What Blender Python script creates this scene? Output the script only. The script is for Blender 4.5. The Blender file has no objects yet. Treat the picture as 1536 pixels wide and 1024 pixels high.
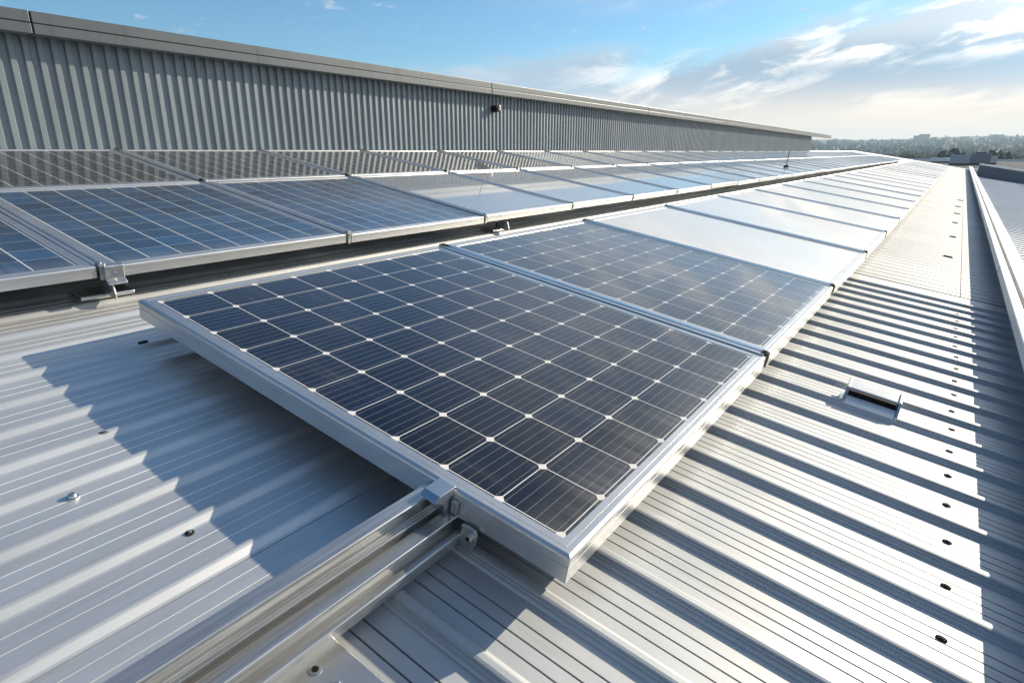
import bpy, bmesh, math, random
from mathutils import Vector, Matrix
R = math.radians
random.seed(7)
scene = bpy.context.scene
COL = scene.collection

# ------------------------------------------------------------------ camera
PITCH, YAW, FPX = 0.30463, 0.62171, 903.82
cp, sp, cyw, syw = math.cos(PITCH), math.sin(PITCH), math.cos(YAW), math.sin(YAW)
FW = Vector((-syw*cp, cyw*cp, -sp)); RT = Vector((cyw, syw, 0)); UP = RT.cross(FW)
cam = bpy.data.cameras.new('camera'); camo = bpy.data.objects.new('camera', cam); COL.objects.link(camo)
cam.sensor_width = 36.0; cam.lens = FPX/1536*36.0
cam.clip_start = 0.02; cam.clip_end = 12000
camo.matrix_world = Matrix(((RT.x, UP.x, -FW.x, 0), (RT.y, UP.y, -FW.y, 0), (RT.z, UP.z, -FW.z, 0), (0, 0, 0, 1)))
scene.camera = camo

# ------------------------------------------------------------------ roof frame: u down the slope, v along the rows, w off the roof
TILT = 0.16519
P0 = Vector((-2.110, 0.918, -0.4796))
UX = Vector((math.cos(TILT), 0, -math.sin(TILT))); NW = Vector((math.sin(TILT), 0, math.cos(TILT)))
def roofpt(u, v, w): return P0 + UX*u + Vector((0, v, 0)) + NW*w

# ------------------------------------------------------------------ sun and sky
SUN_DIR = (UX*0.11 + Vector((0, 0.33, 0)) + NW*0.165).normalized()
SUN_EL = math.asin(SUN_DIR.z); SUN_AZ = math.atan2(SUN_DIR.x, SUN_DIR.y)      # azimuth from +Y towards +X
sl = bpy.data.lights.new('sun', 'SUN'); sl.energy = 5.0; sl.angle = R(0.5); sl.color = (1.0, 0.875, 0.68)
so = bpy.data.objects.new('sun', sl); COL.objects.link(so); so.location = (20, 40, 40)
so.rotation_euler = (-SUN_DIR).to_track_quat('-Z', 'Y').to_euler()

world = bpy.data.worlds.new('World'); scene.world = world; world.use_nodes = True
wt = world.node_tree; wt.nodes.clear()
class NT:
    """tiny helper for node maths"""
    def __init__(s, t): s.t = t
    def n(s, typ, **kw):
        x = s.t.nodes.new(typ)
        for k, v in kw.items(): setattr(x, k, v)
        return x
    def put(s, sock, val):
        if hasattr(val, 'is_output') or isinstance(val, bpy.types.NodeSocket): s.t.links.new(val, sock)
        else: sock.default_value = val
    def m(s, op, a, b=0.0, c=None, clamp=False):
        x = s.n('ShaderNodeMath', operation=op); x.use_clamp = clamp
        s.put(x.inputs[0], a); s.put(x.inputs[1], b)
        if c is not None: s.put(x.inputs[2], c)
        return x.outputs[0]
    def ss(s, v, a, b, lo=0.0, hi=1.0):
        x = s.n('ShaderNodeMapRange', interpolation_type='SMOOTHSTEP')
        s.put(x.inputs['Value'], v); s.put(x.inputs['From Min'], a); s.put(x.inputs['From Max'], b)
        s.put(x.inputs['To Min'], lo); s.put(x.inputs['To Max'], hi)
        return x.outputs[0]
    def mix(s, f, a, b):
        x = s.n('ShaderNodeMix', data_type='RGBA')
        s.put(x.inputs[0], f); s.put(x.inputs[6], a); s.put(x.inputs[7], b)
        return x.outputs[2]
    def noise(s, vec, scale, detail=4, rough=0.55, dist=0.0):
        x = s.n('ShaderNodeTexNoise'); s.put(x.inputs['Vector'], vec)
        x.inputs['Scale'].default_value = scale; x.inputs['Detail'].default_value = detail
        x.inputs['Roughness'].default_value = rough; x.inputs['Distortion'].default_value = dist
        return x.outputs['Fac']
    def comb(s, x, y, z):
        c = s.n('ShaderNodeCombineXYZ'); s.put(c.inputs[0], x); s.put(c.inputs[1], y); s.put(c.inputs[2], z)
        return c.outputs[0]
w_ = NT(wt)
sky = w_.n('ShaderNodeTexSky', sky_type='NISHITA'); sky.sun_disc = False
sky.sun_elevation = SUN_EL; sky.sun_rotation = SUN_AZ
sky.air_density = 1.0; sky.dust_density = 0.35; sky.ozone_density = 2.5; sky.altitude = 50
bg_sky = w_.n('ShaderNodeBackground'); tint = w_.n('ShaderNodeMix', data_type='RGBA', blend_type='MULTIPLY'); tint.inputs[0].default_value = 1.0; wt.links.new(sky.outputs[0], tint.inputs[6]); tint.inputs[7].default_value = (0.68, 0.97, 1.10, 1)
wt.links.new(tint.outputs[2], bg_sky.inputs[0]); bg_sky.inputs[1].default_value = 0.086
tc = w_.n('ShaderNodeTexCoord'); sx = w_.n('ShaderNodeSeparateXYZ'); wt.links.new(tc.outputs['Generated'], sx.inputs[0])
AZ = w_.m('MULTIPLY', w_.m('ARCTAN2', sx.outputs[0], sx.outputs[1]), 57.2958)
EL = w_.m('MULTIPLY', w_.m('ARCSINE', sx.outputs[2]), 57.2958)
# cloud texture space: stretched along streaks that climb slowly to the right
P = w_.m('ADD', w_.m('MULTIPLY', AZ, 0.98), w_.m('MULTIPLY', EL, 0.20))
Q = w_.m('SUBTRACT', EL, w_.m('MULTIPLY', AZ, 0.19))
cv = w_.comb(w_.m('MULTIPLY', P, 0.075), w_.m('MULTIPLY', Q, 0.24), 0.3)
n1 = w_.noise(cv, 2.2, 8, 0.62, 0.5)
n2 = w_.noise(w_.comb(w_.m('MULTIPLY', P, 0.07), w_.m('MULTIPLY', Q, 0.24), 4.7), 2.4, 9, 0.62, 0.5)
n3 = w_.noise(w_.comb(w_.m('MULTIPLY', AZ, 0.16), w_.m('MULTIPLY', EL, 0.42), 9.1), 2.4, 9, 0.62, 0.3)
# bank under a line that rises to the right
lineB = w_.m('ADD', w_.m('MULTIPLY', w_.m('ADD', AZ, 10.0), 0.19), 9.9)
dB = w_.m('SUBTRACT', w_.m('ADD', lineB, w_.m('MULTIPLY', w_.m('SUBTRACT', n1, 0.5), 4.0)), EL)
mB = w_.m('MULTIPLY', w_.ss(dB, -0.4, 1.8), w_.ss(AZ, -36.0, -27.0))
# soft veil on the left
lineA = w_.m('ADD', w_.m('MULTIPLY', w_.m('ADD', AZ, 45.0), 0.10), 7.1)
dA = w_.m('SUBTRACT', w_.m('ADD', lineA, w_.m('MULTIPLY', w_.m('SUBTRACT', n3, 0.5), 3.2)), EL)
mA = w_.m('MULTIPLY', w_.ss(dA, -0.3, 1.6, 0.0, 0.9), w_.ss(AZ, -23.0, -27.5))
# little puffs and wisps
puff = w_.m('MULTIPLY', w_.ss(n3, 0.60, 0.70), w_.m('MULTIPLY', w_.ss(EL, 8.0, 9.3), w_.ss(EL, 13.5, 11.3)))
puff = w_.m('MULTIPLY', puff, 0.8)
# thin high cloud added out of view, sunny half, to brighten panel reflections
high = w_.m('MULTIPLY', w_.ss(n2, 0.25, 0.58, 0.25, 0.85), w_.m('MULTIPLY', w_.m('MULTIPLY', w_.ss(EL, 10.0, 15.0), w_.ss(EL, 52.0, 34.0)), w_.m('MULTIPLY', w_.ss(AZ, -44.0, -22.0), w_.ss(AZ, 95.0, 60.0))))
hz = w_.ss(EL, 8.0, 0.8, 0.0, 0.95)          # pale air low down
mask = w_.m('MAXIMUM', w_.m('MAXIMUM', w_.m('MAXIMUM', mA, mB), w_.m('MAXIMUM', puff, high)), hz)
sunside = w_.ss(w_.m('COSINE', w_.m('DIVIDE', w_.m('SUBTRACT', AZ, 12.0), 57.2958)), 0.45, 1.0)
white = w_.mix(sunside, (0.46, 0.52, 0.58, 1), (0.80, 0.78, 0.74, 1))
grey = w_.mix(sunside, (0.36, 0.43, 0.52, 1), (0.25, 0.345, 0.44, 1))
shade = w_.ss(n2, 0.42, 0.62)
band = w_.m('MULTIPLY', w_.m('MULTIPLY', w_.ss(EL, 3.6, 4.7), w_.ss(EL, 7.2, 5.9)), w_.ss(AZ, -17.0, -8.0))
shade = w_.m('MULTIPLY', shade, w_.m('SUBTRACT', 1.0, w_.m('MULTIPLY', band, w_.ss(n1, 0.70, 0.46, 0.5, 1.0))))
shade = w_.m('MULTIPLY', shade, w_.ss(AZ, -34, -25, 0.35, 1.0))
shade = w_.m('MAXIMUM', shade, w_.m('MULTIPLY', w_.ss(EL, 6.8, 9.0), 0.3))
ccol = w_.mix(shade, grey, white)
beige = w_.mix(sunside, (0.24, 0.36, 0.52, 1), (0.74, 0.63, 0.51, 1))
vd = w_.n('ShaderNodeVectorMath', operation='DOT_PRODUCT'); wt.links.new(tc.outputs['Generated'], vd.inputs[0]); vd.inputs[1].default_value = SUN_DIR
glow = w_.m('POWER', w_.m('MAXIMUM', vd.outputs['Value'], 0.0), 22.0)  # sky glow added round the unseen sun, for brighter panel reflections
gb = w_.n('ShaderNodeVectorMath', operation='SCALE'); wt.links.new(ccol, gb.inputs[0]); w_.put(gb.inputs['Scale'], w_.m('ADD', 1.0, w_.m('MULTIPLY', glow, 2.4)))
ccol = gb.outputs[0]
mask = w_.m('MAXIMUM', mask, w_.m('MULTIPLY', glow, 0.9))
ccol = w_.mix(w_.ss(EL, 6.2, 2.2, 0.0, 0.95), ccol, beige)
bg_c = w_.n('ShaderNodeBackground'); wt.links.new(ccol, bg_c.inputs[0]); bg_c.inputs[1].default_value = 1.0
mx = w_.n('ShaderNodeMixShader'); wt.links.new(mask, mx.inputs[0]); wt.links.new(bg_sky.outputs[0], mx.inputs[1]); wt.links.new(bg_c.outputs[0], mx.inputs[2])
wo = w_.n('ShaderNodeOutputWorld'); wt.links.new(mx.outputs[0], wo.inputs[0])

scene.view_settings.view_transform = 'Standard'; scene.view_settings.look = 'None'
scene.view_settings.exposure = 0.62; scene.view_settings.gamma = 1.0
scene.view_settings.use_curve_mapping = False

# ------------------------------------------------------------------ helpers
class MB:
    def __init__(s): s.v = []; s.f = []
    def quad(s, a, b, c, d):
        i = len(s.v); s.v += [tuple(a), tuple(b), tuple(c), tuple(d)]; s.f.append((i, i+1, i+2, i+3)); return s
    def box(s, x0, x1, y0, y1, z0, z1):
        i = len(s.v)
        s.v += [(x0,y0,z0),(x1,y0,z0),(x1,y1,z0),(x0,y1,z0),(x0,y0,z1),(x1,y0,z1),(x1,y1,z1),(x0,y1,z1)]
        s.f += [(i,i+3,i+2,i+1),(i+4,i+5,i+6,i+7),(i,i+1,i+5,i+4),(i+1,i+2,i+6,i+5),(i+2,i+3,i+7,i+6),(i+3,i,i+4,i+7)]; return s
    def prism(s, poly, axis, a, b):
        """closed polygon in the two other axes, extruded along axis from a to b"""
        n = len(poly); i = len(s.v)
        for t in (a, b):
            for (p, q) in poly:
                s.v.append((t,p,q) if axis == 'x' else (p,t,q) if axis == 'y' else (p,q,t))
        for k in range(n):
            l = (k+1) % n; s.f.append((i+k, i+l, i+n+l, i+n+k))
        s.f.append(tuple(i+k for k in range(n))[::-1]); s.f.append(tuple(i+n+k for k in range(n))); return s
    def cyl(s, c, r, h, n=20, r2=None, axis=(0,0,1), cap=True):
        ax = Vector(axis).normalized(); a = ax.orthogonal().normalized(); b = ax.cross(a); c = Vector(c); i = len(s.v)
        r2 = r if r2 is None else r2
        for (rr, t) in ((r, 0), (r2, h)):
            for k in range(n):
                th = 2*math.pi*k/n; s.v.append(tuple(c + ax*t + a*rr*math.cos(th) + b*rr*math.sin(th)))
        for k in range(n):
            l = (k+1) % n; s.f.append((i+k, i+l, i+n+l, i+n+k))
        if cap: s.f.append(tuple(i+k for k in range(n))[::-1]); s.f.append(tuple(i+n+k for k in range(n)))
        return s
    def lathe(s, c, prof, n=24, squash=(1,1)):
        i = len(s.v); m = len(prof)
        for (r, z) in prof:
            for k in range(n):
                th = 2*math.pi*k/n; s.v.append((c[0]+r*math.cos(th)*squash[0], c[1]+r*math.sin(th)*squash[1], c[2]+z))
        for j in range(m-1):
            for k in range(n):
                l = (k+1) % n; s.f.append((i+j*n+k, i+j*n+l, i+(j+1)*n+l, i+(j+1)*n+k))
        s.f.append(tuple(i+k for k in range(n))[::-1]); s.f.append(tuple(i+(m-1)*n+k for k in range(n))); return s
    def tube(s, pts, r, n=8):
        pts = [Vector(p) for p in pts]; i = len(s.v); m = len(pts)
        for j, p in enumerate(pts):
            d = (pts[min(j+1, m-1)] - pts[max(j-1, 0)]).normalized(); a = d.orthogonal().normalized(); b = d.cross(a)
            for k in range(n):
                th = 2*math.pi*k/n; s.v.append(tuple(p + a*r*math.cos(th) + b*r*math.sin(th)))
        for j in range(m-1):
            for k in range(n):
                l = (k+1) % n; s.f.append((i+j*n+k, i+j*n+l, i+(j+1)*n+l, i+(j+1)*n+k))
        s.f.append(tuple(i+k for k in range(n))[::-1]); s.f.append(tuple(i+(m-1)*n+k for k in range(n))); return s
    def build(s, name, mat, parent=None, bevel=0.0, smooth=False, seg=2):
        me = bpy.data.meshes.new(name); me.from_pydata(s.v, [], s.f); me.update()
        bm = bmesh.new(); bm.from_mesh(me); bmesh.ops.recalc_face_normals(bm, faces=bm.faces); bm.to_mesh(me); bm.free()
        me.materials.append(mat)
        if smooth:
            for p in me.polygons: p.use_smooth = True
        o = bpy.data.objects.new(name, me); COL.objects.link(o)
        if parent is not None: o.parent = parent
        if bevel:
            b = o.modifiers.new('bevel', 'BEVEL'); b.width = bevel; b.segments = seg; b.limit_method = 'ANGLE'; b.angle_limit = R(35)
        return o
def tag(o, label=None, cat=None, group=None, kind=None):
    if label: o['label'] = label
    if cat: o['category'] = cat
    if group: o['group'] = group
    if kind: o['kind'] = kind
    return o
def thing(name, label, cat, loc=(0,0,0), group=None, onroof=False, rot=None):
    o = bpy.data.objects.new(name, None); COL.objects.link(o); o.empty_display_size = 0.1
    o.location = loc; o.rotation_euler = rot if rot else ((0, TILT, 0) if onroof else (0, 0, 0))
    return tag(o, label, cat, group)
def copy_tree(o, parent=None):
    c = o.copy(); COL.objects.link(c)
    if parent is not None: c.parent = parent
    for ch in list(o.children): copy_tree(ch, c)
    return c

# ------------------------------------------------------------------ materials
def mat(name, base, rough=0.5, metal=0.0, spec=0.5, var=0.0, vscale=3.0, stretch=(1,1,1), rvar=0.0, bump=0.0, bscale=40.0, coat=0.0, dark=None, dirt=None):
    m = bpy.data.materials.new(name); m.use_nodes = True; t = NT(m.node_tree); b = m.node_tree.nodes['Principled BSDF']
    b.inputs['Roughness'].default_value = rough; b.inputs['Metallic'].default_value = metal
    b.inputs['Specular IOR Level'].default_value = spec; b.inputs['Coat Weight'].default_value = coat
    b.inputs['Base Color'].default_value = (*base, 1)
    tcn = t.n('ShaderNodeTexCoord'); mp = t.n('ShaderNodeMapping'); m.node_tree.links.new(tcn.outputs['Object'], mp.inputs[0]); mp.inputs['Scale'].default_value = stretch
    if var or rvar:
        nz = t.noise(mp.outputs[0], vscale, 7, 0.62)
        if var:
            d = dark if dark else tuple(c*(1-var) for c in base)
            t.put(b.inputs['Base Color'], t.mix(t.ss(nz, 0.35, 0.68), (*d, 1), (*[min(1, c*(1+var*0.25)) for c in base], 1)))
        if dirt:
            m2 = t.n('ShaderNodeMapping'); m.node_tree.links.new(tcn.outputs['Object'], m2.inputs[0]); m2.inputs['Scale'].default_value = dirt
            st = t.noise(m2.outputs[0], 3.0, 6, 0.65); sp_ = t.noise(tcn.outputs['Object'], 55, 2, 0.5); bl = t.noise(tcn.outputs['Object'], 2.3, 4, 0.6)
            f = t.m('ADD', t.m('MULTIPLY', t.ss(st, 0.50, 0.76, 0.0, 0.55), t.ss(bl, 0.35, 0.65)), t.m('MULTIPLY', t.ss(sp_, 0.72, 0.78, 0.0, 0.45), t.ss(bl, 0.62, 0.45)), clamp=True)
            src = b.inputs['Base Color'].links[0].from_socket
            t.put(b.inputs['Base Color'], t.mix(f, src, (*[c*0.42 for c in base[:2]], base[2]*0.36, 1)))
        if rvar: t.put(b.inputs['Roughness'], t.m('ADD', rough - rvar, t.m('MULTIPLY', nz, 2*rvar)))
    if bump:
        nb = t.noise(mp.outputs[0], bscale, 4, 0.5); bp = t.n('ShaderNodeBump'); bp.inputs['Strength'].default_value = bump; bp.inputs['Distance'].default_value = 0.004
        t.put(bp.inputs['Height'], nb); t.put(b.inputs['Normal'], bp.outputs[0])
    return m
M = {}
M['sheet_left'] = mat('painted_steel_left', (0.72, 0.735, 0.735), 0.49, 0.78, 0.5, var=0.12, vscale=1.6, stretch=(1.5, .35, 1), rvar=0.07, bump=0.16, bscale=3.2, dirt=(9, .7, 1))
M['sheet_right'] = mat('painted_steel_right', (0.46, 0.48, 0.495), 0.55, 0.42, 0.5, var=0.13, vscale=1.6, stretch=(.5, 1.6, 1), rvar=0.07, bump=0.14, bscale=3.0, dirt=(.7, 9, 1))
M['sheet_far'] = mat('weathered_far_sheet', (0.385, 0.40, 0.415), 0.60, 0.40, 0.4, var=0.14, vscale=0.9, stretch=(.4, 1.2, 1), rvar=0.05)
M['sheet_low'] = mat('pale_low_sheet', (0.66, 0.69, 0.71), 0.5, 0.2, 0.5, var=0.10, vscale=0.8)
M['alu'] = mat('anodised_aluminium', (0.66, 0.66, 0.655), 0.34, 0.85, 0.5, var=0.10, vscale=2.5, stretch=(1, 1, 4), rvar=0.06)
M['galv'] = mat('galvanised_steel', (0.58, 0.60, 0.61), 0.36, 0.9, 0.5, var=0.28, vscale=34, rvar=0.10, bump=0.10, bscale=120)
M['rail'] = mat('rail_aluminium', (0.62, 0.62, 0.61), 0.30, 0.85, 0.5, var=0.22, vscale=9, stretch=(14, .5, 14), rvar=0.08)
M['clampblue'] = mat('clamp_strip_aluminium', (0.66, 0.69, 0.71), 0.30, 0.95, 0.5, var=0.06, vscale=6)
M['dark'] = mat('black_rubber', (0.009, 0.009, 0.010), 0.8, 0.0, 0.12)
M['seal'] = mat('dark_sealant', (0.03, 0.029, 0.028), 0.8, 0.0, 0.15)
M['wall'] = mat('grey_cladding', (0.205, 0.242, 0.272), 0.42, 0.25, 0.5, var=0.12, vscale=1.4, stretch=(1, 1.2, .4), rvar=0.06, dirt=(1, 8, .6))
M['fascia'] = mat('fascia_paint', (0.11, 0.126, 0.14), 0.40, 0.25, 0.5, var=0.10, vscale=0.9, stretch=(1, .6, 2), dirt=(1, 5, .8))
M['white'] = mat('white_coping', (0.78, 0.77, 0.74), 0.38, 0.2, 0.5, var=0.08, vscale=2.0, stretch=(2, .3, 2), dirt=(6, .8, 3))
M['screw'] = mat('zinc_screw', (0.62, 0.62, 0.6), 0.28, 0.95, 0.5)
M['ventm'] = mat('zinc_vent', (0.74, 0.76, 0.77), 0.42, 0.25, 0.5, var=0.12, vscale=12)
M['plate'] = mat('satin_steel_plate', (0.60, 0.59, 0.56), 0.33, 0.9, 0.5, var=0.10, vscale=5)
M['darkroof'] = mat('dark_membrane', (0.06, 0.07, 0.10), 0.95, 0, 0.1, var=0.3, vscale=0.2)
M['conc'] = mat('pale_render', (0.52, 0.51, 0.49), 0.8, 0, 0.3, var=0.12, vscale=0.5)
M['bluewall'] = mat('slate_cladding', (0.10, 0.125, 0.155), 0.6, 0, 0.4, var=0.15, vscale=0.4)
M['bark'] = mat('bark', (0.06, 0.05, 0.04), 0.9, 0, 0.2)
M['leaf'] = mat('leaf', (0.045, 0.07, 0.035), 0.7, 0, 0.3, var=0.35, vscale=0.8)
M['leafb'] = mat('leaf_dark', (0.03, 0.05, 0.028), 0.7, 0, 0.3, var=0.35, vscale=0.8)

def cell_mat(name, cx, cy, alongx, gap=0.0013, cham=0.0140, bus=6, busw=0.0007, crossw=1.0, busv=0.34, base=(0.002, 0.006, 0.019), coatr=0.05, sheen=0.04, lowx=1.6):
    """silicon cells behind glass; local x = u, y = v, origin at the corner of the cell field"""
    m = bpy.data.materials.new(name); m.use_nodes = True; t = NT(m.node_tree); b = m.node_tree.nodes['Principled BSDF']
    tcn = t.n('ShaderNodeTexCoord'); s = t.n('ShaderNodeSeparateXYZ'); m.node_tree.links.new(tcn.outputs['Object'], s.inputs[0])
    fx = t.m('FRACT', t.m('DIVIDE', s.outputs[0], cx)); fy = t.m('FRACT', t.m('DIVIDE', s.outputs[1], cy))
    dx = t.m('MULTIPLY', t.m('SUBTRACT', 0.5, t.m('ABSOLUTE', t.m('SUBTRACT', fx, 0.5))), cx)
    dy = t.m('MULTIPLY', t.m('SUBTRACT', 0.5, t.m('ABSOLUTE', t.m('SUBTRACT', fy, 0.5))), cy)
    l1 = t.m('LESS_THAN', dx, gap*(1.0 if not alongx else crossw)); l2 = t.m('LESS_THAN', dy, gap*(crossw if not alongx else 1.0))
    dia = t.m('LESS_THAN', t.m('ADD', dx, dy), cham)
    white = t.m('MAXIMUM', t.m('MAXIMUM', l1, l2), dia)
    fb, c = (fx, cx) if not alongx else (fy, cy)
    q = t.m('ABSOLUTE', t.m('SUBTRACT', t.m('FRACT', t.m('MULTIPLY', fb, float(bus))), 0.5))
    busm = t.m('MULTIPLY', t.m('LESS_THAN', t.m('MULTIPLY', q, c/bus), busw), busv)
    # cell to cell tone, slight mottling
    wn = t.n('ShaderNodeTexWhiteNoise', noise_dimensions='2D')
    t.put(wn.inputs['Vector'], t.comb(t.m('FLOOR', t.m('DIVIDE', s.outputs[0], cx)), t.m('FLOOR', t.m('DIVIDE', s.outputs[1], cy)), 0.0))
    c0 = t.mix(wn.outputs['Value'], (*[x*0.6 for x in base], 1), (*[x*1.5 for x in base], 1))
    c1 = t.mix(busm, c0, (0.45, 0.47, 0.5, 1)); c2 = t.mix(white, c1, (0.72, 0.70, 0.66, 1))
    nz = t.noise(tcn.outputs['Object'], 2.2, 6, 0.6)
    mp2 = t.n('ShaderNodeMapping'); m.node_tree.links.new(tcn.outputs['Object'], mp2.inputs[0]); mp2.inputs['Scale'].default_value = (1.2, 22, 1)
    nd = t.noise(mp2.outputs[0], 1.4, 5, 0.6); nf = t.noise(tcn.outputs['Object'], 38, 3, 0.6)
    dust = t.m('ADD', t.ss(nz, 0.40, 0.8, 0.0, 0.05), t.m('MULTIPLY', t.ss(nd, 0.50, 0.75, 0.0, 0.09), t.ss(nz, 0.3, 0.7)))
    dust = t.m('ADD', dust, t.m('MULTIPLY', t.ss(s.outputs[0], lowx-.14, lowx+.01, 0.0, 0.20), t.ss(nd, 0.30, 0.7, 0.3, 1.0)))
    dust = t.m('ADD', dust, t.ss(nf, 0.74, 0.79, 0.0, 0.10))
    c3 = t.mix(dust, c2, (0.45, 0.42, 0.38, 1))
    t.put(b.inputs['Base Color'], c3)
    t.put(b.inputs['Roughness'], t.m('ADD', 0.22, t.m('MULTIPLY', nz, 0.12)))
    b.inputs['Specular IOR Level'].default_value = 0.2
    b.inputs['Sheen Weight'].default_value = sheen; b.inputs['Sheen Roughness'].default_value = 0.35; b.inputs['Sheen Tint'].default_value = (1.0, .95, .88, 1)
    b.inputs['Coat Weight'].default_value = 1.0; b.inputs['Coat Roughness'].default_value = coatr; b.inputs['Coat IOR'].default_value = 1.24
    return m
SU, SV = 0.16, 0.17320
M['cells_front'] = cell_mat('mono_cells', SU, SV, False)

# ------------------------------------------------------------------ the roof we stand on
WR = -0.16                                   # level of the flat pans, below the tops of the modules
V_END = 49.0
bld = thing('factory_building', 'low pitched metal roofed factory building that carries the rows of solar panels', 'building', P0, onroof=True)
def clean(profile):
    out = [profile[0]]
    for p in profile[1:]:
        if p[0] > out[-1][0] - 1e-6: out.append(p)
    return out
# left sheet: ribs run along the rows
prof = []
u = -4.25; RIB = 0.152; first = 1.045 - RIB*34
k = 0; prof.append((-4.3, WR))
while True:
    c = first + RIB*k; k += 1
    if c < -4.25: continue
    if c > 1.10: break
    prof += [(c-.019, WR), (c-.016, WR+.0012), (c-.008, WR+.0108), (c-.005, WR+.0124), (c-.001, WR+.0130), (c+.003, WR+.0124), (c+.008, WR+.0106), (c+.023, WR+.0016), (c+.028, WR)]
    for g in (c+.028+.034, c+.028+.070):
        prof += [(g-.0011, WR), (g-.0003, WR+.0009), (g+.0003, WR+.0009), (g+.0011, WR)]
prof += [(1.0755, WR), (1.0757, WR-.006), (1.0775, WR-.006), (1.0777, WR), (1.170, WR), (1.1707, WR+.0009), (1.1713, WR+.0009), (1.172, WR), (1.36, WR)]
prof.sort(key=lambda p: p[0])
mb = MB()
for i, (pu, pw) in enumerate(prof): mb.v += [(pu, -3.0, pw), (pu, V_END, pw)]
for i in range(len(prof)-1): mb.f.append((2*i, 2*i+1, 2*i+3, 2*i+2))
left_sheet = mb.build('roof_sheet', M['sheet_left'], bld)

# right sheets: ribs run down the slope
def fan(v):                                   # the sheets are laid slightly out of square, a little more so near the end of the roof
    a = R(7.0*max(0, min(1, (v-0.5)/3.2)))
    return math.tan(a)
def cross_sheet(prof, u0, u1, dz=0.0, ref=1.6):
    mb = MB(); n = 2
    for (v, w, vc) in prof:
        s_ = fan(vc)
        for uu in (u0, u1): mb.v.append((uu, v + (uu-ref)*s_, w+dz))
    for i in range(len(prof)-1): mb.f.append((2*i, 2*i+1, 2*i+3, 2*i+2))
    return mb
def slot(p, v, vc, wd=0.0045, dp=0.011):
    p += [(v-wd/2, WR, vc), (v-wd/2+1e-4, WR-dp, vc), (v+wd/2-1e-4, WR-dp, vc), (v+wd/2, WR, vc)]
prof = [(-3.0, WR, -3.0)]
VP = 0.2075; V1 = 4.30
kk = 0; v = 0.39 - VP*16
while v < V1:
    vc = v
    # near face of the rib is finely pleated, then flat top, then the far face
    prof += [(v-.0275, WR, vc), (v-.0245, WR+.0035, vc), (v-.0240, WR+.0068, vc), (v-.0185, WR+.0078, vc), (v-.0180, WR+.0115, vc), (v-.0125, WR+.0124, vc), (v-.0120, WR+.0168, vc), (v-.006, WR+.0185, vc),
             (v+.006, WR+.0185, vc), (v+.011, WR+.017, vc), (v+.024, WR+.002, vc), (v+.029, WR, vc)]
    for q in (.060, .094, .128): slot(prof, v+q, vc)
    v += VP
prof = [p for p in prof if p[0] < V1+.13]
VB = V1 + 0.13
prof.append((VB, WR, VB))
right_sheet = cross_sheet(prof, 1.36, 2.72).build('roof_sheet', M['sheet_right'], bld)
prof = [(VB, WR+.004, VB)]
v = VB + 0.12
while v < V_END - 0.3:
    slot(prof, v, v, 0.017 if v < 12 else 0.03, 0.03); prof[-4:] = [(a, w+.004, c) for (a, w, c) in prof[-4:]]
    v += 0.165 if v < 9 else 0.28 if v < 14 else 0.62
prof.append((V_END, WR+.004, V_END))
far_sheet = cross_sheet(prof, 1.36, 2.72).build('roof_sheet', M['sheet_far'], bld)
MB().box(2.327, 2.331, 4.5, 44.0, WR+.0035, WR+.0055).build('lap_joint', M['seal'], bld)
MB().box(-4.3, 4.2, V_END, V_END+.16, WR-.25, WR+.05).build('edge_flashing', M['white'], bld, bevel=.01)
MB().box(-4.28, 2.655, -2.98, V_END-.02, WR-1.2, WR-.05).build('roof_deck', M['conc'], bld)
wl = MB()
wl.box(-4.2, 2.55, -2.9, V_END-.06, -9.5, WR-1.2)
wl.build('wall', M['conc'], bld)

# screws of the right sheet: dark sealing washers in a line, one to each pan
sv = [.39 + .2075*k + .110 + (2.315-1.6)*math.tan(R(7.0*max(0, min(1, (.39+.2075*k-0.5)/3.2)))) for k in range(17)]
for i, v in enumerate(sv):
    u0 = 2.315 + random.uniform(-.006, .006); v += random.uniform(-.006, .006)
    w = MB().lathe((u0, v, WR), [(0.0118, 0.0), (0.0118, 0.002), (0.0095, 0.0035)], 20, (1.0, .75)).build('roof_screw', M['dark'], right_sheet, smooth=False)
    if i < 5:
        hb = MB(); hb.cyl((u0, v, WR+.003), 0.0045, 0.002, 6)
        hb.build('screw_head', M['seal'], right_sheet)
# three screws of the left sheet
for (u0, v, r) in ((0.505, -.462, .011), (0.905, -.388, .008)):
    pass

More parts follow.
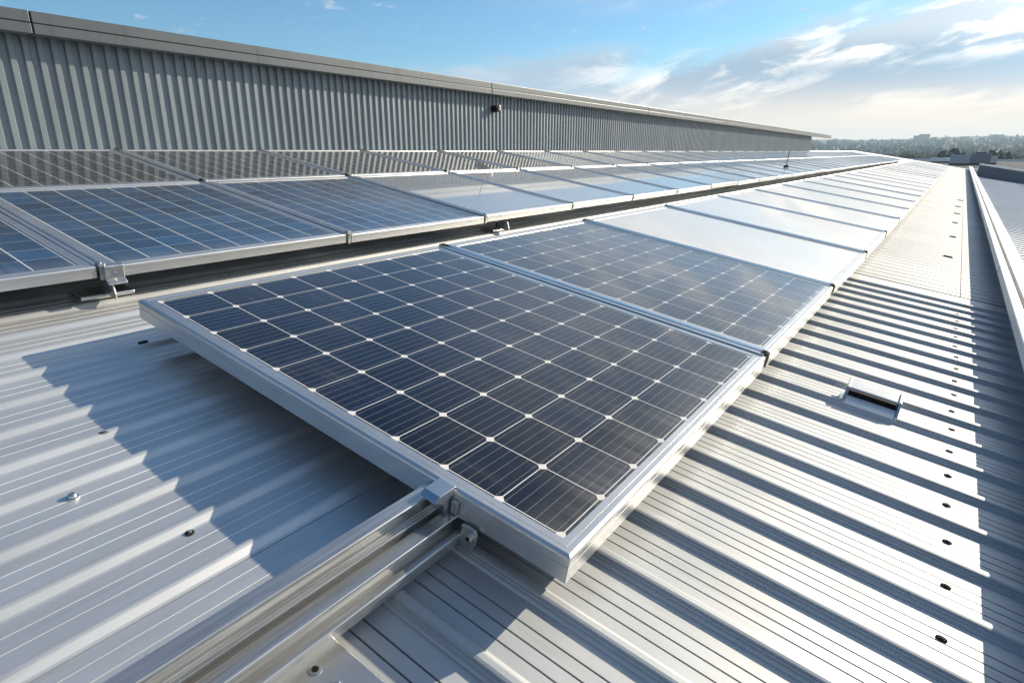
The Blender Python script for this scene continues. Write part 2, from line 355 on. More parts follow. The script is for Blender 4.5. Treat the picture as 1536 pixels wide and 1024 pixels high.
# ------------------------------------------------------------------ solar panels
M['glare'] = mat('sky_glare_glass', (0.84, 0.775, 0.69), 0.40, 0.42, 0.5, var=0.06, vscale=1.1, rvar=0.03, coat=0.6)  # grazing sky glare put into the glass colour of the far panels
M['glare_b'] = mat('sky_glare_glass_blue', (0.47, 0.49, 0.50), 0.24, 0.50, 0.5, var=0.06, vscale=1.1, rvar=0.03, coat=0.6)  # same painted glare, greyer, for the middle and back rows
for _m in (M['glare'], M['glare_b']):
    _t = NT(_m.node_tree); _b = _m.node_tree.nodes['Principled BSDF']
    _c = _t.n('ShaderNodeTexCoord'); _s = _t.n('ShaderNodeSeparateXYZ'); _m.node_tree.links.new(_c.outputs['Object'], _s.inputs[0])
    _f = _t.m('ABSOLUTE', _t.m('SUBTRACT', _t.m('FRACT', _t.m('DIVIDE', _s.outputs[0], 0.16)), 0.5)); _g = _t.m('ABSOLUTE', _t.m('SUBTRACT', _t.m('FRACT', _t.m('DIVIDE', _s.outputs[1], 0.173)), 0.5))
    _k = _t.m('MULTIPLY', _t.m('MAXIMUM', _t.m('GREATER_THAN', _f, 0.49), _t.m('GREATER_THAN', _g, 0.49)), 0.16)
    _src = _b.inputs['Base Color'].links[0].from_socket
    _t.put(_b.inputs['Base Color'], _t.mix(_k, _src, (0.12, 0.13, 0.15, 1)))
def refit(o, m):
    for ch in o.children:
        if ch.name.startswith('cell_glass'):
            ch.data = glare_mesh(ch.data, m)
_glares = {}
def glare_mesh(me, m):
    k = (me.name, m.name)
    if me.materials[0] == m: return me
    if k not in _glares:
        n = me.copy(); n.materials.clear(); n.materials.append(m); _glares[k] = n
    return _glares[k]
def frame_mesh(lu, lv, mname, prof):
    """mitred ring; outer corner at (0,0), profile = (inset, height)"""
    vs, fs = [], []; n = len(prof)
    for (d, w) in prof: vs += [(d, d, w), (lu-d, d, w), (lu-d, lv-d, w), (d, lv-d, w)]
    for i in range(n-1):
        for k in range(4):
            l = (k+1) % 4; fs.append((4*i+k, 4*i+l, 4*(i+1)+l, 4*(i+1)+k))
    me = bpy.data.meshes.new(mname); me.from_pydata(vs, [], fs); me.update()
    bm = bmesh.new(); bm.from_mesh(me); bmesh.ops.recalc_face_normals(bm, faces=bm.faces); bm.to_mesh(me); bm.free()
    return me
FPROF = [(.030, -.064), (.0, -.064), (.0, -.0265), (.0014, -.0262), (.0014, -.0242), (0, -.0238), (0, -.008), (.0012, -.003), (.004, -.0003), (.008, .0012), (.020, .0012),
         (.0208, -.0010), (.0232, -.0010), (.024, .0008), (.0395, .0008), (.0405, -.0030), (.030, -.0060), (.028, -.010), (.028, -.050)]
def panel(lu, lv, cu, cv, mcell, label, group, deep=1.0):
    """origin at the outer corner"""
    t = thing('solar_panel', label, 'solar panel', P0, group, onroof=True)
    me = frame_mesh(lu, lv, 'frame', [(d, w if w > -.007 else w*deep) for (d, w) in FPROF]); me.materials.append(M['alu'])
    f = bpy.data.objects.new('frame', me); COL.objects.link(f); f.parent = t
    ou, ov = (lu-cu)/2, (lv-cv)/2
    g = MB().box(-ou+.034, lu-ou-.034, -ov+.034, lv-ov-.034, -.0075, -.0022).build('cell_glass', mcell, t)
    g.location = (ou, ov, 0)
    MB().box(lu*.46, lu*.54, .10, .19, -.030, -.0076).build('junction_box', M['dark'], t)
    return t
GF = 'solar panels of the front row'; GM = 'solar panels of the middle row'; GT = 'solar panels of the back row by the wall'
LU, LV, DV = 1.70, 1.481, 1.5338
fp = panel(LU, LV, SU*10, SV*8, M['cells_front'], 'nearest dark blue solar panel with white cell grid at the end of the front row', GF)
fp.location = roofpt(-.05, -.05, 0)
fl = {1: 'second panel of the front row, grey with reflected sky, right behind the nearest',
      2: 'third panel of the front row, the first whitened by reflected sky',
      3: 'fourth solar panel of the front row counted from the near end, bright with reflected sky'}
NF = 26
for k in range(1, NF):
    c = copy_tree(fp); c.location = roofpt(-.05, -.05 + DV*k, 0)
    if k >= 2: refit(c, M['glare'])
    c['label'] = fl.get(k, 'whitish sky reflecting solar panel further along the front row towards its far end')
# middle and back rows
DM = 1.165; LVM = 1.128; LUM = 1.37; LUT = 1.17
CUM, CVM = 0.128*10, 0.1295*8
M['cells_mid'] = cell_mat('mono_cells_mid', 0.128, 0.1295, True, gap=0.0022, cham=0.004, bus=4, busw=0.0004, crossw=0.35, busv=0.12, base=(0.009, 0.042, 0.098), sheen=0.04, coatr=0.17, lowx=1.28)
CUT, CVT = 0.120*9, 0.1295*8
M['cells_top'] = cell_mat('mono_cells_top', 0.120, 0.1295, True, gap=0.0020, cham=0.003, bus=4, busw=0.0004, crossw=0.3, busv=0.1, base=(0.009, 0.011, 0.018), coatr=0.03, sheen=0.04, lowx=1.08)
UM1 = -.435; UM0 = UM1 - LUM; UT1 = UM0 - .035; UT0 = UT1 - LUT
mp_ = panel(LUM, LVM, CUM, CVM, M['cells_mid'], 'blue solar panel cut by the left edge of the photo in the middle row', GM, .70)
mp_.location = roofpt(UM0, -DM + .018, 0)
ml = {1: 'blue solar panel of the middle row just right of the left bracket foot',
      2: 'blue solar panel of the middle row third from the left edge',
      3: 'pale blue middle row panel, fourth from the left edge, with clouds mirrored in it'}
NM = 35
for k in range(1, NM):
    c = copy_tree(mp_); c.location = roofpt(UM0, -DM + .018 + DM*k, 0)
    if k >= 3: refit(c, M['glare_b'])
    c['label'] = ml.get(k, 'pale sky reflecting solar panel further along the middle row towards its far end')
tp = panel(LUT, LVM, CUT, CVT, M['cells_top'], 'leftmost brownish dark solar panel of the back row mirroring the ribbed wall', GT, .70)
tp.location = roofpt(UT0, .018, 0)
tl = {1: 'second panel from the left in the back row, dark with the wall mirrored',
      2: 'third solar panel from the left in the back row below the ribbed wall'}
for k in range(1, NM-2):
    c = copy_tree(tp); c.location = roofpt(UT0, .018 + DM*k, 0)
    if k >= 5: refit(c, M['glare_b'])
    c['label'] = tl.get(k, 'greyish solar panel further along the back row under the ribbed wall')

rj = random.Random(5)
for o in list(COL.objects):
    if o.name.startswith('solar_panel.'):
        o.rotation_euler = (R(rj.gauss(0, .06)), TILT + R(rj.gauss(0, .09)), R(rj.gauss(0, .03)))
# joints between neighbouring panels: a channel strip with an end clamp at each end
def joint(lu, gap, label, group, m1=None, m2=None):
    t = thing('joint_strip', label, 'joint strip', P0, group, onroof=True); g = gap/2
    pr = [(-g-.003, .0022), (-g-.003, .0075), (-g+.004, .0075), (-g+.006, .0005), (g-.006, .0005), (g-.004, .0075), (g+.003, .0075), (g+.003, .0022), (g-.0015, .0018), (g-.0015, -.0050), (-g+.0015, -.0050), (-g+.0015, .0018)]
    mb = MB(); mb.prism(pr, 'x', .012, lu-.012); mb.build('strip', m1 or M['clampblue'], t)
    for uu in (.012, lu-.012):
        c = MB(); s_ = 1 if uu < .1 else -1
        c.box(uu-.014, uu+.014, -g+.007, g-.007, .0012, .010); c.cyl((uu, 0, .010), min(.007, g*.4), .004, 6)
        a_, b_ = sorted((uu-s_*.017, uu-s_*.0135)); c.box(a_, b_, -g*.5, g*.5, -.050, .004)
        c.build('end_clamp', m2 or M['seal'], t, bevel=.0015)
    return t
j = joint(LU, DV-LV, 'blue tinted joint strip between the first and second panels of the front row', 'joint strips of the front row')
for k in range(1, NF):
    c = j if k == 1 else copy_tree(j); c.location = roofpt(-.05, -.05 + DV*k - (DV-LV)/2, 0)
    if k > 1: c['label'] = {2: 'second joint strip of the front row, between the grey panel and the first whitened one', 3: 'third joint strip of the front row counted from the near end'}.get(k, 'thin dark joint strip between two whitened panels further along the front row')
j2 = joint(LUM, DM-LVM, 'pale blue joint strip above the bracket foot at the left of the middle row', 'joint strips of the middle row', M['alu'], M['galv'])
for k in range(1, NM):
    c = j2 if k == 1 else copy_tree(j2); c.location = roofpt(UM0, -DM + .018 + DM*k - (DM-LVM)/2, 0)
    if k > 1: c['label'] = {2: 'second joint strip of the middle row, between its two sharp gridded blue panels', 3: 'third joint strip from the left in the middle row'}.get(k, 'thin dark joint strip further along the middle row')
j3 = joint(LUT, DM-LVM, 'leftmost white joint strip of the back row, rising towards the ribbed wall', 'joint strips of the back row', M['alu'])
for k in range(1, NM-2):
    c = j3 if k == 1 else copy_tree(j3); c.location = roofpt(UT0, .018 + DM*k - (DM-LVM)/2, 0)
    if k > 1: c['label'] = {2: 'second white joint strip from the left in the back row'}.get(k, 'thin joint strip further along the back row under the wall')
# long rails that carry the rows
def support(name, u, w0, w1, wd, v0, v1, label, group):
    o = MB().box(u-wd/2, u+wd/2, v0, v1, w0, w1).build(name, M['rail'])
    o.location = P0; o.rotation_euler = (0, TILT, 0)
    return tag(o, label, 'rail', group)
for (u_, v0, v1, lb) in ((.30, .10, NF*DV-.2, 'support rail hidden under the upper half of the front row'), (-.86, -1.1, 39.3, 'support rail in the shadow under the lower half of the middle row'), (-1.55, -1.1, 39.3, 'support rail in the shadow under the upper half of the middle row'), (-2.2, .1, 38, 'support rail under the lower half of the back row'), (-2.75, .1, 38, 'support rail under the upper half of the back row')):
    support('support_rail', u_, WR+.0134, (-.0645 if u > 0 else -.0455), .04, v0, v1, lb, 'support rails under the panels')

# ------------------------------------------------------------------ the open rail at the near end of the front row
rail = thing('mounting_rail', 'long open channel aluminium mounting rail running from the near panel to the lower left', 'mounting rail', P0, onroof=True)
rp = [(1.279, -.018), (1.2805, -.0165), (1.3155, -.0175), (1.317, -.019), (1.317, -.0225), (1.298, -.0235), (1.298, -.054), (1.3135, -.0545), (1.3145, -.0490), (1.3175, -.0490), (1.3185, -.0530), (1.3205, -.0530), (1.3215, -.0500), (1.3245, -.0503), (1.3255, -.0545), (1.3275, -.0545), (1.3285, -.0515), (1.3330, -.0520),
      (1.3335, -.0560), (1.3300, -.0570), (1.3300, -.0840), (1.3440, -.0845), (1.3450, -.0600), (1.3460, -.0580), (1.3845, -.0535), (1.3860, -.0550), (1.3860, -.0590), (1.3640, -.0600), (1.3640, -.0960), (1.3880, -.0965), (1.3882, -.0898), (1.3890, -.0888), (1.4030, -.0905), (1.4045, -.0925), (1.4045, -.1050), (1.392, -.107), (1.390, -.1385), (1.279, -.1385)]
rp = [(1.279 + (a-1.279)*.90, b) for (a, b) in rp]
MB().prism(rp, 'y', -2.6, -.0515).build('rail_extrusion', M['rail'], rail, bevel=.0009, seg=2)
# clamp over the frame edge
cl = MB()
cl.prism([(-.112, -.006), (-.096, .004), (-.046, .0055), (-.044, .0022), (-.0508, .0018), (-.0512, -.052), (-.064, -.058), (-.074, -.050), (-.080, -.028), (-.098, -.014)], 'x', 1.306, 1.352)
cl.build('end_clamp', M['clampblue'], rail, bevel=.0012)
cb = MB().box(1.357, 1.372, -.062, -.0515, -.052, -.022)
cb.build('clamp_lug', M['galv'], rail, bevel=.001)
br = MB()
br.prism([(1.392, -.136), (1.392, -.064), (1.412, -.060), (1.428, -.062), (1.434, -.074), (1.434, -.098), (1.424, -.118), (1.414, -.136)], 'y', -.063, -.056)
br.build('fixing_bracket', M['galv'], rail, bevel=.001)
bt = MB(); bt.cyl((1.418, -.063, -.083), .0125, .003, 24, axis=(0, -1, 0)); bt.cyl((1.418, -.066, -.083), .0085, .006, 6, axis=(0, -1, 0))
bo = bt.build('bolt', M['screw'], rail)
MB().cyl((1.418, -.0725, -.083), .0045, .0006, 6, axis=(0, -1, 0)).build('bolt_socket', M['dark'], bo)
MB().box(1.455, 1.475, .05, .10, WR+.0255, -.065).build('packer', M['seal'], rail, bevel=.001)

# ------------------------------------------------------------------ steel plate with two bolts beside the rail
pl_ = thing('splice_plate', 'flat steel plate with two bolts lying beside the open mounting rail', 'plate', roofpt(1.3935, -.640, WR+.0190), onroof=True)
MB().box(-.05, .135, 0, .250, 0, .006).build('plate', M['plate'], pl_, bevel=.0015)
for (a, b, kind) in ((.010, .188, 0), (.060, .192, 1)):
    q = MB().lathe((a, b, .006), [(.0115, 0), (.0115, .0015), (.008, .002)], 24).build('washer', M['screw'], pl_)
    if kind == 0: MB().lathe((a, b, .0081), [(.0065, 0), (.006, .0012)], 6).build('bolt_socket', M['dark'], q)
    else: MB().lathe((a, b, .0081), [(.0068, 0), (.0068, .004), (.0055, .0055)], 6).build('bolt_head', M['screw'], q)

# ------------------------------------------------------------------ roof outlet box on the right sheet
vt = thing('roof_vent', 'small silver box vent with a dark slot standing on the cross ribbed roof', 'vent', roofpt(1.945, 1.66, WR), onroof=True)
vt.rotation_euler = (0, TILT, R(2)); vt.scale = (1, .95, .74)
b = MB()
b.prism([(-.026, .004), (-.026, .016), (-.018, .034), (.018, .046), (.018, .004)], 'x', 0, .175)       # low sill towards the camera
b.prism([(.046, .004), (.046, .076), (.050, .080), (.114, .098), (.118, .094), (.118, .004)], 'x', 0, .175)
b.build('box_body', M['ventm'], vt, bevel=.002)
for x0 in (-.010, .1755): MB().prism([(-.028, .002), (-.028, .030), (.040, .084), (.116, .104), (.121, .100), (.121, .002)], 'x', x0, x0+.0095).build('end_plate', M['plate'], vt, bevel=.001)
MB().box(.004, .171, .0190, .0455, .004, .074).build('slot_liner', M['dark'], vt)
MB().box(-.022, .197, -.030, .115, .0005, .0035).build('base_flange', M['plate'], vt, bevel=.0008)

# ------------------------------------------------------------------ brackets under the middle row
def foot(loc, label):
    t = thing('bracket_foot', label, 'bracket', loc, 'bracket feet under the middle row', onroof=True)
    MB().box(-.055, .055, -.005, .185, 0, .006).build('base_plate', M['galv'], t, bevel=.001)
    f = MB(); f.cyl((.052, -.004, .011), .010, .188, 14, axis=(0, 1, 0)); f.box(-.05, .050, 0, .18, .007, .018); f.build('folded_edge', M['screw'], t, bevel=.001)
    f = MB(); f.prism([(.04, .018), (.04, .040), (.065, .072), (.130, .078), (.150, .040), (.150, .018)], 'y', 0, .006); f.v = [(p[0]*.0+p[2]*0 + (p[0]-.02), .085+p[1], p[2]) for p in f.v]
    f.build('upright', M['galv'], t, bevel=.001)
    f = MB(); f.cyl((.0, .12, .018), .011, .024, 6); f.build('bolt', M['seal'], t)
    return t
ft = foot(roofpt(-.545, -.06, WR+.0131), 'crumpled silver bracket foot on the roof under the left joint of the middle row')
f2 = copy_tree(ft); f2.location = roofpt(-.545, 2.50, WR+.0131); f2['label'] = 'small bracket foot in the shadow under the third joint of the middle row'
# wrapped end clamp seen above the left foot
ec = thing('corner_clamp', 'shiny bent clamp on the middle row edge above the left bracket foot', 'clamp', roofpt(UM1, .0, 0), onroof=True)
MB().prism([(-.012, .004), (.010, .004), (.0135, 0), (.0135, -.048), (.034, -.060), (.034, -.065), (.001, -.065), (.001, -.006), (-.012, .0013)], 'y', .004, .070).build('clamp_plate', M['galv'], ec, bevel=.001)
MB().cyl((.0135, .038, -.030), .008, .008, 6, axis=(1, 0, 0)).build('bolt', M['screw'], ec)

# ------------------------------------------------------------------ loose cable end and bits on the left sheet
cbx = thing('cable_plug', 'black plug on a thin cable coming out from under the near panel', 'cable', roofpt(0, 0, WR), onroof=True)
pu, pv = -.030, -.055
MB().box(pu-.007, pu+.007, pv-.018, pv+.012, .003, .017).build('plug', M['dark'], cbx, bevel=.003)
MB().tube([(pu, pv+.010, .009), (pu+.003, pv+.05, .006), (pu+.006, pv+.10, .008), (pu+.016, pv+.15, .014), (pu+.04, pv+.22, .04), (pu+.08, pv+.3, .09)], .0018, 8).build('cable', M['dark'], cbx, smooth=True)
def lroof(u0, v0): return (u0, v0, WR)
sc = MB().lathe((.645, -.527, WR), [(.013, 0), (.013, .003), (.009, .004), (.0085, .009), (.006, .011)], 24).build('roof_screw', M['screw'], left_sheet)
s2 = MB().lathe((.925, -.412, WR+.0005), [(.0095, 0), (.0095, .0015), (.006, .002)], 20).build('roof_screw', M['seal'], left_sheet)
MB().lathe((.925, -.412, WR+.0026), [(.0042, 0), (.004, .0035), (.002, .0045)], 12).build('screw_head', M['screw'], s2)
lf = MB(); lf.v = [(0,0,0), (.010,.004,.004), (.024,.003,.006), (.036,.0,.001), (.022,-.004,.004), (.009,-.004,.003)]; lf.f = [(0,1,5), (1,2,4,5), (2,3,4)]
lo = lf.build('dry_leaf', M['seal']); tag(lo, 'tiny dark dry leaf curled on a roof rib at the left', 'leaf'); lo.location = roofpt(.437, -.388, WR+.0132); lo.rotation_euler = (0, TILT, R(60)); lo.scale = (.7, .7, .7)
sm = lo.modifiers.new('solid', 'SOLIDIFY'); sm.thickness = .0008

# dark clips lying further up the right sheet
for i, (u0, v, ln) in enumerate(((2.175, 6.45, .075), (2.20, 8.3, .06), (2.20, 10.2, .07), (2.20, 11.9, .09), (2.20, 13.6, .09), (2.22, 15.6, .10))):
    t = thing('roof_clip', ['longest dark sliding clip on the cross ribbed roof, nearest of the far ones', 'second dark sliding clip up the cross ribbed roof'][i] if i < 2 else 'small dark clip far up the cross ribbed roof', 'clip', roofpt(u0, v, WR+.0045), 'dark clips on the far roof sheet', onroof=True)
    MB().prism([(-.012, 0), (-.012, .006), (-.006, .012), (.006, .012), (.012, .006), (.012, 0)], 'x', 0, ln).build('clip_body', M['dark'], t)
    MB().box(-.008, ln+.008, -.016, .016, -.0002, .002).build('clip_base', M['seal'], t)

# ------------------------------------------------------------------ parapet and lower roof on the right
pa = thing('parapet', 'long white double coping with a gutter slot along the right edge of the roof', 'parapet', P0, onroof=True)
MB().prism([(2.520, -.012), (2.520, .036), (2.524, .040), (2.570, .041), (2.574, .037), (2.574, .004), (2.570, -.012)], 'y', -3, V_END-.8).build('inner_coping', M['white'], pa)
MB().box(2.574, 2.598, -3, V_END-.8, -.012, .004).build('gutter', M['bluewall'], pa)
MB().prism([(2.598, -.012), (2.598, .034), (2.602, .038), (2.706, .036), (2.710, .032), (2.710, -.10), (2.704, -.10), (2.704, -.012)], 'y', -3, V_END-.8).build('outer_coping', M['white'], pa)
MB().box(2.66, 2.70, -3, V_END-.8, -1.3, -.0125).build('parapet_wall', M['white'], pa)
cj = MB()
for vj in (2.1, 5.1, 8.1, 11.1, 14.1, 17.1, 20.1): cj.box(2.5185, 2.5755, vj, vj+.006, -.0125, .0418); cj.box(2.5965, 2.7115, vj+.9, vj+.906, -.0125, .0392)
cj.build('coping_joint', M['seal'], pa)
lw = thing('lower_roof', 'lower pale blue metal roof beyond the white coping on the right', 'roof', P0, onroof=True)
prof = []; v = -2.0
while v < 40:
    prof += [(v, -.20, 99), (v+.05, -.20, 99), (v+.062, -.185, 99), (v+.09, -.185, 99), (v+.102, -.20, 99)]; v += .25
cross_sheet(prof, 2.704, 7.5).build('roof_sheet', M['sheet_low'], lw)
MB().box(2.80, 7.6, 36.5, 36.7, -.21, .34).build('end_wall', M['bluewall'], lw)
MB().box(2.78, 7.62, 36.44, 36.74, .34, .42).build('wall_coping', M['white'], lw, bevel=.01)
MB().box(4.40, 4.41, 3, 36, -.184, -.180).build('lap_joint', M['seal'], lw)

# ------------------------------------------------------------------ the taller hall behind
XW = -6.0; YE = 32.6
hall = thing('tall_hall', 'taller grey hall with vertical ribbed cladding behind the back row of panels', 'building', (XW, 0, 0))
def etop(y): return 1.0 - .0052*(y-1.8)                              # top of the fascia
PW = 0.0955; prof = []; y = -2.6
while y < YE:
    prof += [(0, y), (0, y+.040), (.020, y+.050), (.020, y+.0855)]; y += PW
prof.append((0, YE))
mb = MB()
for (x, y) in prof: mb.v += [(x, y, -1.0), (x, y, etop(y)-.10)]
for i in range(len(prof)-1): mb.f.append((2*i, 2*i+1, 2*i+3, 2*i+2))
mb.build('wall_cladding', M['wall'], hall)
ew = MB(); ew.quad((0, YE, -9), (0, YE, etop(YE)-.12), (-14, YE, etop(YE)-.12), (-14, YE, -9)); ew.quad((0, -2.6, -9), (0, -2.6, 1.0), (-14, -2.6, 1.0), (-14, -2.6, -9)); ew.quad((0, -2.6, -9), (0, YE, -9), (0, YE, -.99), (0, -2.6, -.99)); ew.build('end_wall', M['wall'], hall)
def strip(x0, x1, za, zb, y0, y1):
    mb = MB(); mb.v = [(x0,y0,etop(y0)+za),(x1,y0,etop(y0)+za),(x1,y0,etop(y0)+zb),(x0,y0,etop(y0)+zb),(x0,y1,etop(y1)+za),(x1,y1,etop(y1)+za),(x1,y1,etop(y1)+zb),(x0,y1,etop(y1)+zb)]
    mb.f = [(0,1,2,3),(4,7,6,5),(0,4,5,1),(1,5,6,2),(2,6,7,3),(3,7,4,0)]; return mb
joints = [-2.7, 1.98, 7.62, 13.3, 19.0, 24.7, 30.4, 36.9]
for a, b in zip(joints[:-1], joints[1:]):
    strip(.05, .185, -.158, -.086, a, b-.012).build('lower_fascia', M['fascia'], hall, bevel=.004)
    strip(.05, .180, -.080, 0, a, b-.012).build('upper_fascia', M['fascia'], hall, bevel=.004)
strip(.0, .165, -.153, -.006, -2.7, 36.85).build('fascia_backing', M['seal'], hall)
mb = MB(); mb.quad((.05, -2.7, etop(-2.7)-.012), (.05, 36.9, etop(36.9)-.012), (-14.5, 36.9, etop(36.9)+.05), (-14.5, -2.7, etop(-2.7)+.05)); ro = mb.build('roof', M['fascia'], hall)
# wall lamp / camera
fl_ = thing('security_camera', 'small black security camera with a white side bracket fixed high on the ribbed wall', 'security camera', (XW+.021, 7.86, .62))
MB().box(.0, .012, -.03, .05, -.04, .05).build('wall_plate', M['dark'], fl_, bevel=.002)
MB().box(.012, .10, -.075, .030, -.040, .050).build('housing', M['dark'], fl_, bevel=.008)
MB().cyl((.10, -.02, .005), .026, .012, 16, axis=(1, 0, 0)).build('lens', M['seal'], fl_)
MB().prism([(.034, -.02), (.034, .055), (.070, .060), (.072, .02), (.055, -.02)], 'x', .02, .085).build('bracket', M['white'], fl_, bevel=.003)

# rod standing on the middle row
rd = thing('lightning_rod', 'thin dark rod on a black foot standing on the far part of the middle row', 'lightning rod', roofpt(-.99, 13.6, .002))
MB().lathe((0, 0, 0), [(.06, 0), (.055, .025), (.025, .04), (.010, .045)], 16).build('foot', M['dark'], rd)
MB().tube([(0, 0, .04), (.01, 0, .18), (.025, 0, .34)], .007, 8).build('rod', M['seal'], rd)

# ------------------------------------------------------------------ land beyond
def dirat(px, py):
    d = FW + RT*((px-768)/FPX) - UP*((py-512)/FPX); return d
def at_dist(px, py, dist):
    d = dirat(px, py); return d*(dist/math.hypot(d.x, d.y))
GZ = -9.5
gm = mat('dry_grass_land', (0.075, 0.085, 0.05), 0.95, 0, 0.1, var=0.45, vscale=0.012, dark=(0.05, 0.055, 0.045))
mb = MB(); NA, rr = 120, [0, 30, 60, 100, 150, 220, 320, 450, 600, 800, 1050, 1350, 1700, 2050, 2400]
def hill(r, a):
    t = max(0, min(1, (r-350)/2300)); t = t*t*(3-2*t)
    return GZ + t*(51 + 5*math.sin(a*7+1) + 3*math.sin(a*17) + 2*math.sin(a*41+2))
mb.v.append((0, 0, GZ))
for r in rr[1:]:
    for k in range(NA):
        a = 2*math.pi*k/NA; mb.v.append((r*math.sin(a), r*math.cos(a), hill(r, a)))
for k in range(NA): mb.f.append((0, 1+k, 1+(k+1) % NA))
for i in range(len(rr)-2):
    for k in range(NA):
        l = (k+1) % NA; mb.f.append((1+i*NA+k, 1+(i+1)*NA+k, 1+(i+1)*NA+l, 1+i*NA+l))
g = mb.build('ground', gm, smooth=True); tag(g, kind='structure')
def gz(p): return hill(math.hypot(p.x, p.y), math.atan2(p.x, p.y))

# neighbouring flat roofed buildings
def block(name, pts, z0, z1, label, roofm, wallm, rim=0.25):
    """plan polygon (list of xy, anticlockwise), walls, roof sheet and a pale rim"""
    t = thing(name, label, 'building', (pts[0][0], pts[0][1], z0)); ox, oy = pts[0]
    P = [(x-ox, y-oy) for (x, y) in pts]; n = len(P); h = z1-z0
    mb = MB()
    for (x, y) in P: mb.v.append((x, y, 0))
    for (x, y) in P: mb.v.append((x, y, h))
    for k in range(n): l = (k+1) % n; mb.f.append((k, l, n+l, n+k))
    mb.build('wall', wallm, t)
    mb = MB(); mb.v = [(x, y, h-.02) for (x, y) in P]; mb.f = [tuple(range(n))]; mb.build('roof', roofm, t)
    mb = MB(); cx = sum(p[0] for p in P)/n; cyy = sum(p[1] for p in P)/n
    for k in range(n):
        l = (k+1) % n; a, b = Vector((*P[k], 0)), Vector((*P[l], 0)); d = (b-a).normalized(); nn = Vector((-d.y, d.x, 0))
        if nn.dot(Vector((cx, cyy, 0))-a) < 0: nn = -nn
        mb.prism([(0, 0)], 'x', 0, 0) if False else None
        i = len(mb.v); wd = rim
        q = [a-nn*.03, b-nn*.03, b+nn*wd, a+nn*wd]
        mb.v += [tuple(p+Vector((0, 0, h+.0))) for p in q] + [tuple(p+Vector((0, 0, h+.35))) for p in q]
        mb.f += [(i,i+3,i+2,i+1),(i+4,i+5,i+6,i+7),(i,i+1,i+5,i+4),(i+1,i+2,i+6,i+5),(i+2,i+3,i+7,i+6),(i+3,i,i+4,i+7)]
    mb.build('roof_rim', M['white'], t)
    return t
def P2(px, dist): d = at_dist(px, 228, dist); return (d.x, d.y)
block('flat_roofed_warehouse', [P2(1340, 92), P2(1560, 58), P2(1600, 150), P2(1290, 170)], GZ, -1.75, 'dark flat roofed warehouse with a pale rim beyond the end of the panel rows', M['darkroof'], M['conc'])
def hvac(px, dist, w, d, h, z, label, m):
    x, y = P2(px, dist); t = thing('roof_unit', label, 'roof unit', (x, y, z), 'plant on the neighbouring roof')
    MB().box(-w/2, w/2, -d/2, d/2, .2, h).build('casing', m, t, bevel=.05)
    MB().cyl((0, 0, h), min(w, d)*.3, .15, 16).build('fan_cowl', M['seal'], t)
    MB().box(-w/2-.05, w/2+.05, -d/2, -d/2+.15, 0, .2).build('skid', M['seal'], t)
    MB().box(-w/2-.05, w/2+.05, d/2-.15, d/2, 0, .2).build('skid', M['seal'], t)
    return t
hvac(1472, 108, 2.4, 2.0, 1.5, -1.72, 'dark box unit on the neighbouring flat roof, largest of the plant there', mat('unit_slate', (.17, .19, .21), .7))
hvac(1442, 105, 2.2, 2.0, 1.4, -1.72, 'grey green box unit on the neighbouring flat roof left of the dark one', mat('unit_grey', (.34, .38, .39), .6))
hvac(1490, 112, 1.2, 1.4, 1.2, -1.72, 'small pale unit on the neighbouring flat roof right of the dark one', M['conc'])
hvac(1412, 125, 2.6, 1.8, .8, -1.72, 'low white unit on the neighbouring flat roof, leftmost of the plant', M['white'])
block('low_shed', [P2(1296, 240), P2(1325, 238), P2(1327, 256), P2(1296, 258)], GZ, -2.6, 'low white roofed shed among the trees left of the dark warehouse', M['white'], M['conc'])
block('low_shed', [P2(1330, 255), P2(1350, 252), P2(1352, 268), P2(1331, 270)], GZ, -2.9, 'second low pale shed right of the white roofed one, half hidden by trees', M['conc'], M['conc'])
block('tower_block', [P2(1374, 1500), P2(1390, 1500), P2(1391, 1540), P2(1374, 1540)], 10, 33, 'far blue hazy tower block rising above the skyline', M['bluewall'], M['bluewall'])
block('tower_block', [P2(1366, 1480), P2(1374, 1480), P2(1374.5, 1520), P2(1366, 1520)], 10, 30, 'lower hazy block joined to the left of the skyline tower', M['bluewall'], M['bluewall'])
block('far_hall', [P2(1478, 1900), P2(1501, 1900), P2(1502, 1960), P2(1478, 1960)], 20, 39, 'long low hazy block on the skyline at the right', M['bluewall'], M['bluewall'])

# trees: three crowns shared by the copies
def tree_proto(seed, h, wd, leafm, n=520, tall=False):
    rnd = random.Random(seed)
    t = thing('tree', '', 'tree')
    tr = MB(); tr.cyl((0, 0, 0), .035*h, h*.45, 8, .018*h)
    for k in range(4):
        a = rnd.uniform(0, 6.28); tr.tube([(0, 0, h*.33), (math.cos(a)*wd*.2, math.sin(a)*wd*.2, h*.5), (math.cos(a)*wd*.34, math.sin(a)*wd*.34, h*.68)], .012*h, 5)
    tr.build('trunk', M['bark'], t)
    cl = [(rnd.gauss(0, wd*.20), rnd.gauss(0, wd*.20), h*rnd.uniform(.38, .92), wd*rnd.uniform(.13, .25)) for _ in range(15)]
    mb = MB()
    for _ in range(n):
        cx, cy2, cz, cr = rnd.choice(cl); d = Vector((rnd.gauss(0, 1), rnd.gauss(0, 1), rnd.gauss(0, 1))).normalized()*cr*rnd.uniform(.5, 1.0)
        c = Vector((cx, cy2, cz)) + d; n_ = Vector((rnd.gauss(0, 1), rnd.gauss(0, 1), rnd.gauss(0, 1))).normalized(); a = n_.orthogonal().normalized(); b = n_.cross(a); s_ = h*rnd.uniform(.022, .045)
        mb.quad(c-a*s_-b*s_*.6, c+a*s_-b*s_*.6, c+a*s_+b*s_*.6, c-a*s_+b*s_*.6)
    mb.build('crown', leafm, t)
    return t
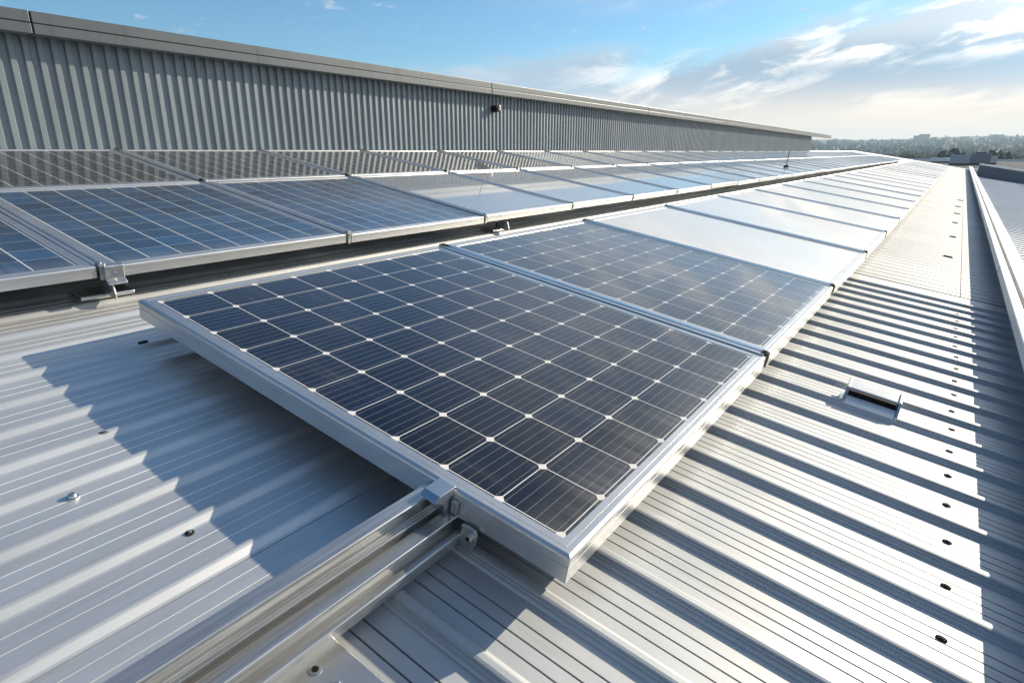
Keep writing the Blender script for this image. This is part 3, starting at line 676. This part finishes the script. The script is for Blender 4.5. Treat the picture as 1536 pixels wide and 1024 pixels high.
protos = [tree_proto(1, 11, 9, M['leaf']), tree_proto(2, 13, 8, M['leafb']), tree_proto(3, 9, 10, M['leaf']), tree_proto(4, 15, 9, M['leafb'])]
used = [False]*4
tl_ = [(1255,330,0,1.0),(1268,260,2,1.0),(1281,300,1,.9),(1297,280,0,1.0),(1312,330,3,.8),(1322,300,2,1.0),(1335,320,0,1.05),(1348,290,1,.95),(1358,340,3,.85),(1371,250,1,1.0),(1378,330,0,1.0),(1390,300,2,1.1),(1402,280,0,.95),(1413,320,1,1.0),(1428,230,3,1.0),(1437,300,0,1.05),(1448,280,2,1.1),(1461,320,1,.95),(1472,290,0,1.0),(1486,225,1,1.05),(1497,215,3,.95),(1508,300,0,1.0),(1518,280,2,1.1),(1527,320,1,1.0),(1540,260,0,1.0),(1555,280,3,.9)]
big = {1428: 'tall dark tree standing above the wood left of the dark roof unit', 1486: 'leaning dark tree left of two behind the neighbouring roof at the right', 1497: 'tall dark tree right of two behind the neighbouring roof at the right', 1371: 'dark round tree in front of the hazy skyline tower'}
for (px, dist, kx, s_) in tl_:
    o = protos[kx] if not used[kx] else copy_tree(protos[kx]); used[kx] = True
    d = at_dist(px, 228, dist); o.location = (d.x, d.y, gz(d)-.3); o.scale = (s_*.8, s_*.8, s_*.72); o.rotation_euler = (0, 0, random.uniform(0, 6.28))
    o['group'] = 'trees beyond the roofs'; o['label'] = big.get(px, 'dark green tree in the hazy line of trees beyond the roofs')
# the far woods read as one mass
mb = MB(); rnd = random.Random(11)
for _ in range(1500):
    px = rnd.uniform(1180, 1640); dist = rnd.uniform(420, 1700)
    d = at_dist(px, 228, dist); z = gz(d); h = rnd.uniform(5, 9); w2 = h*rnd.uniform(.6, 1.0)
    for _k in range(7):
        c = Vector((d.x+rnd.gauss(0, w2*.35), d.y+rnd.gauss(0, w2*.35), z+h*rnd.uniform(.2, .9))); s_ = h*rnd.uniform(.12, .26)
        n_ = Vector((rnd.gauss(0, 1), rnd.gauss(0, 1)-.6, rnd.gauss(0, .6))).normalized(); a = n_.orthogonal().normalized(); b = n_.cross(a)
        mb.quad(c-a*s_-b*s_*.8, c+a*s_-b*s_*.7, c+a*s_*.9+b*s_*.8, c-a*s_+b*s_*.6)
wd_ = mb.build('far_woodland', M['leafb']); tag(wd_, 'hazy blue green far woodland under the skyline', 'woodland', kind='stuff')

# ------------------------------------------------------------------ haze: even air in one closed box
hm = bpy.data.materials.new('air'); hm.use_nodes = True; ht = hm.node_tree; ht.nodes.clear()
pv_ = ht.nodes.new('ShaderNodeVolumePrincipled'); pv_.inputs['Color'].default_value = (0.58, 0.78, 0.96, 1); pv_.inputs['Density'].default_value = 0.00034; pv_.inputs['Anisotropy'].default_value = 0.2
ou_ = ht.nodes.new('ShaderNodeOutputMaterial'); ht.links.new(pv_.outputs[0], ou_.inputs['Volume'])
hz_ = MB().box(-2460, 2460, -2460, 2460, GZ-1, 68).build('haze', hm); tag(hz_, 'thin pale haze filling the air over the land', 'haze', kind='stuff')
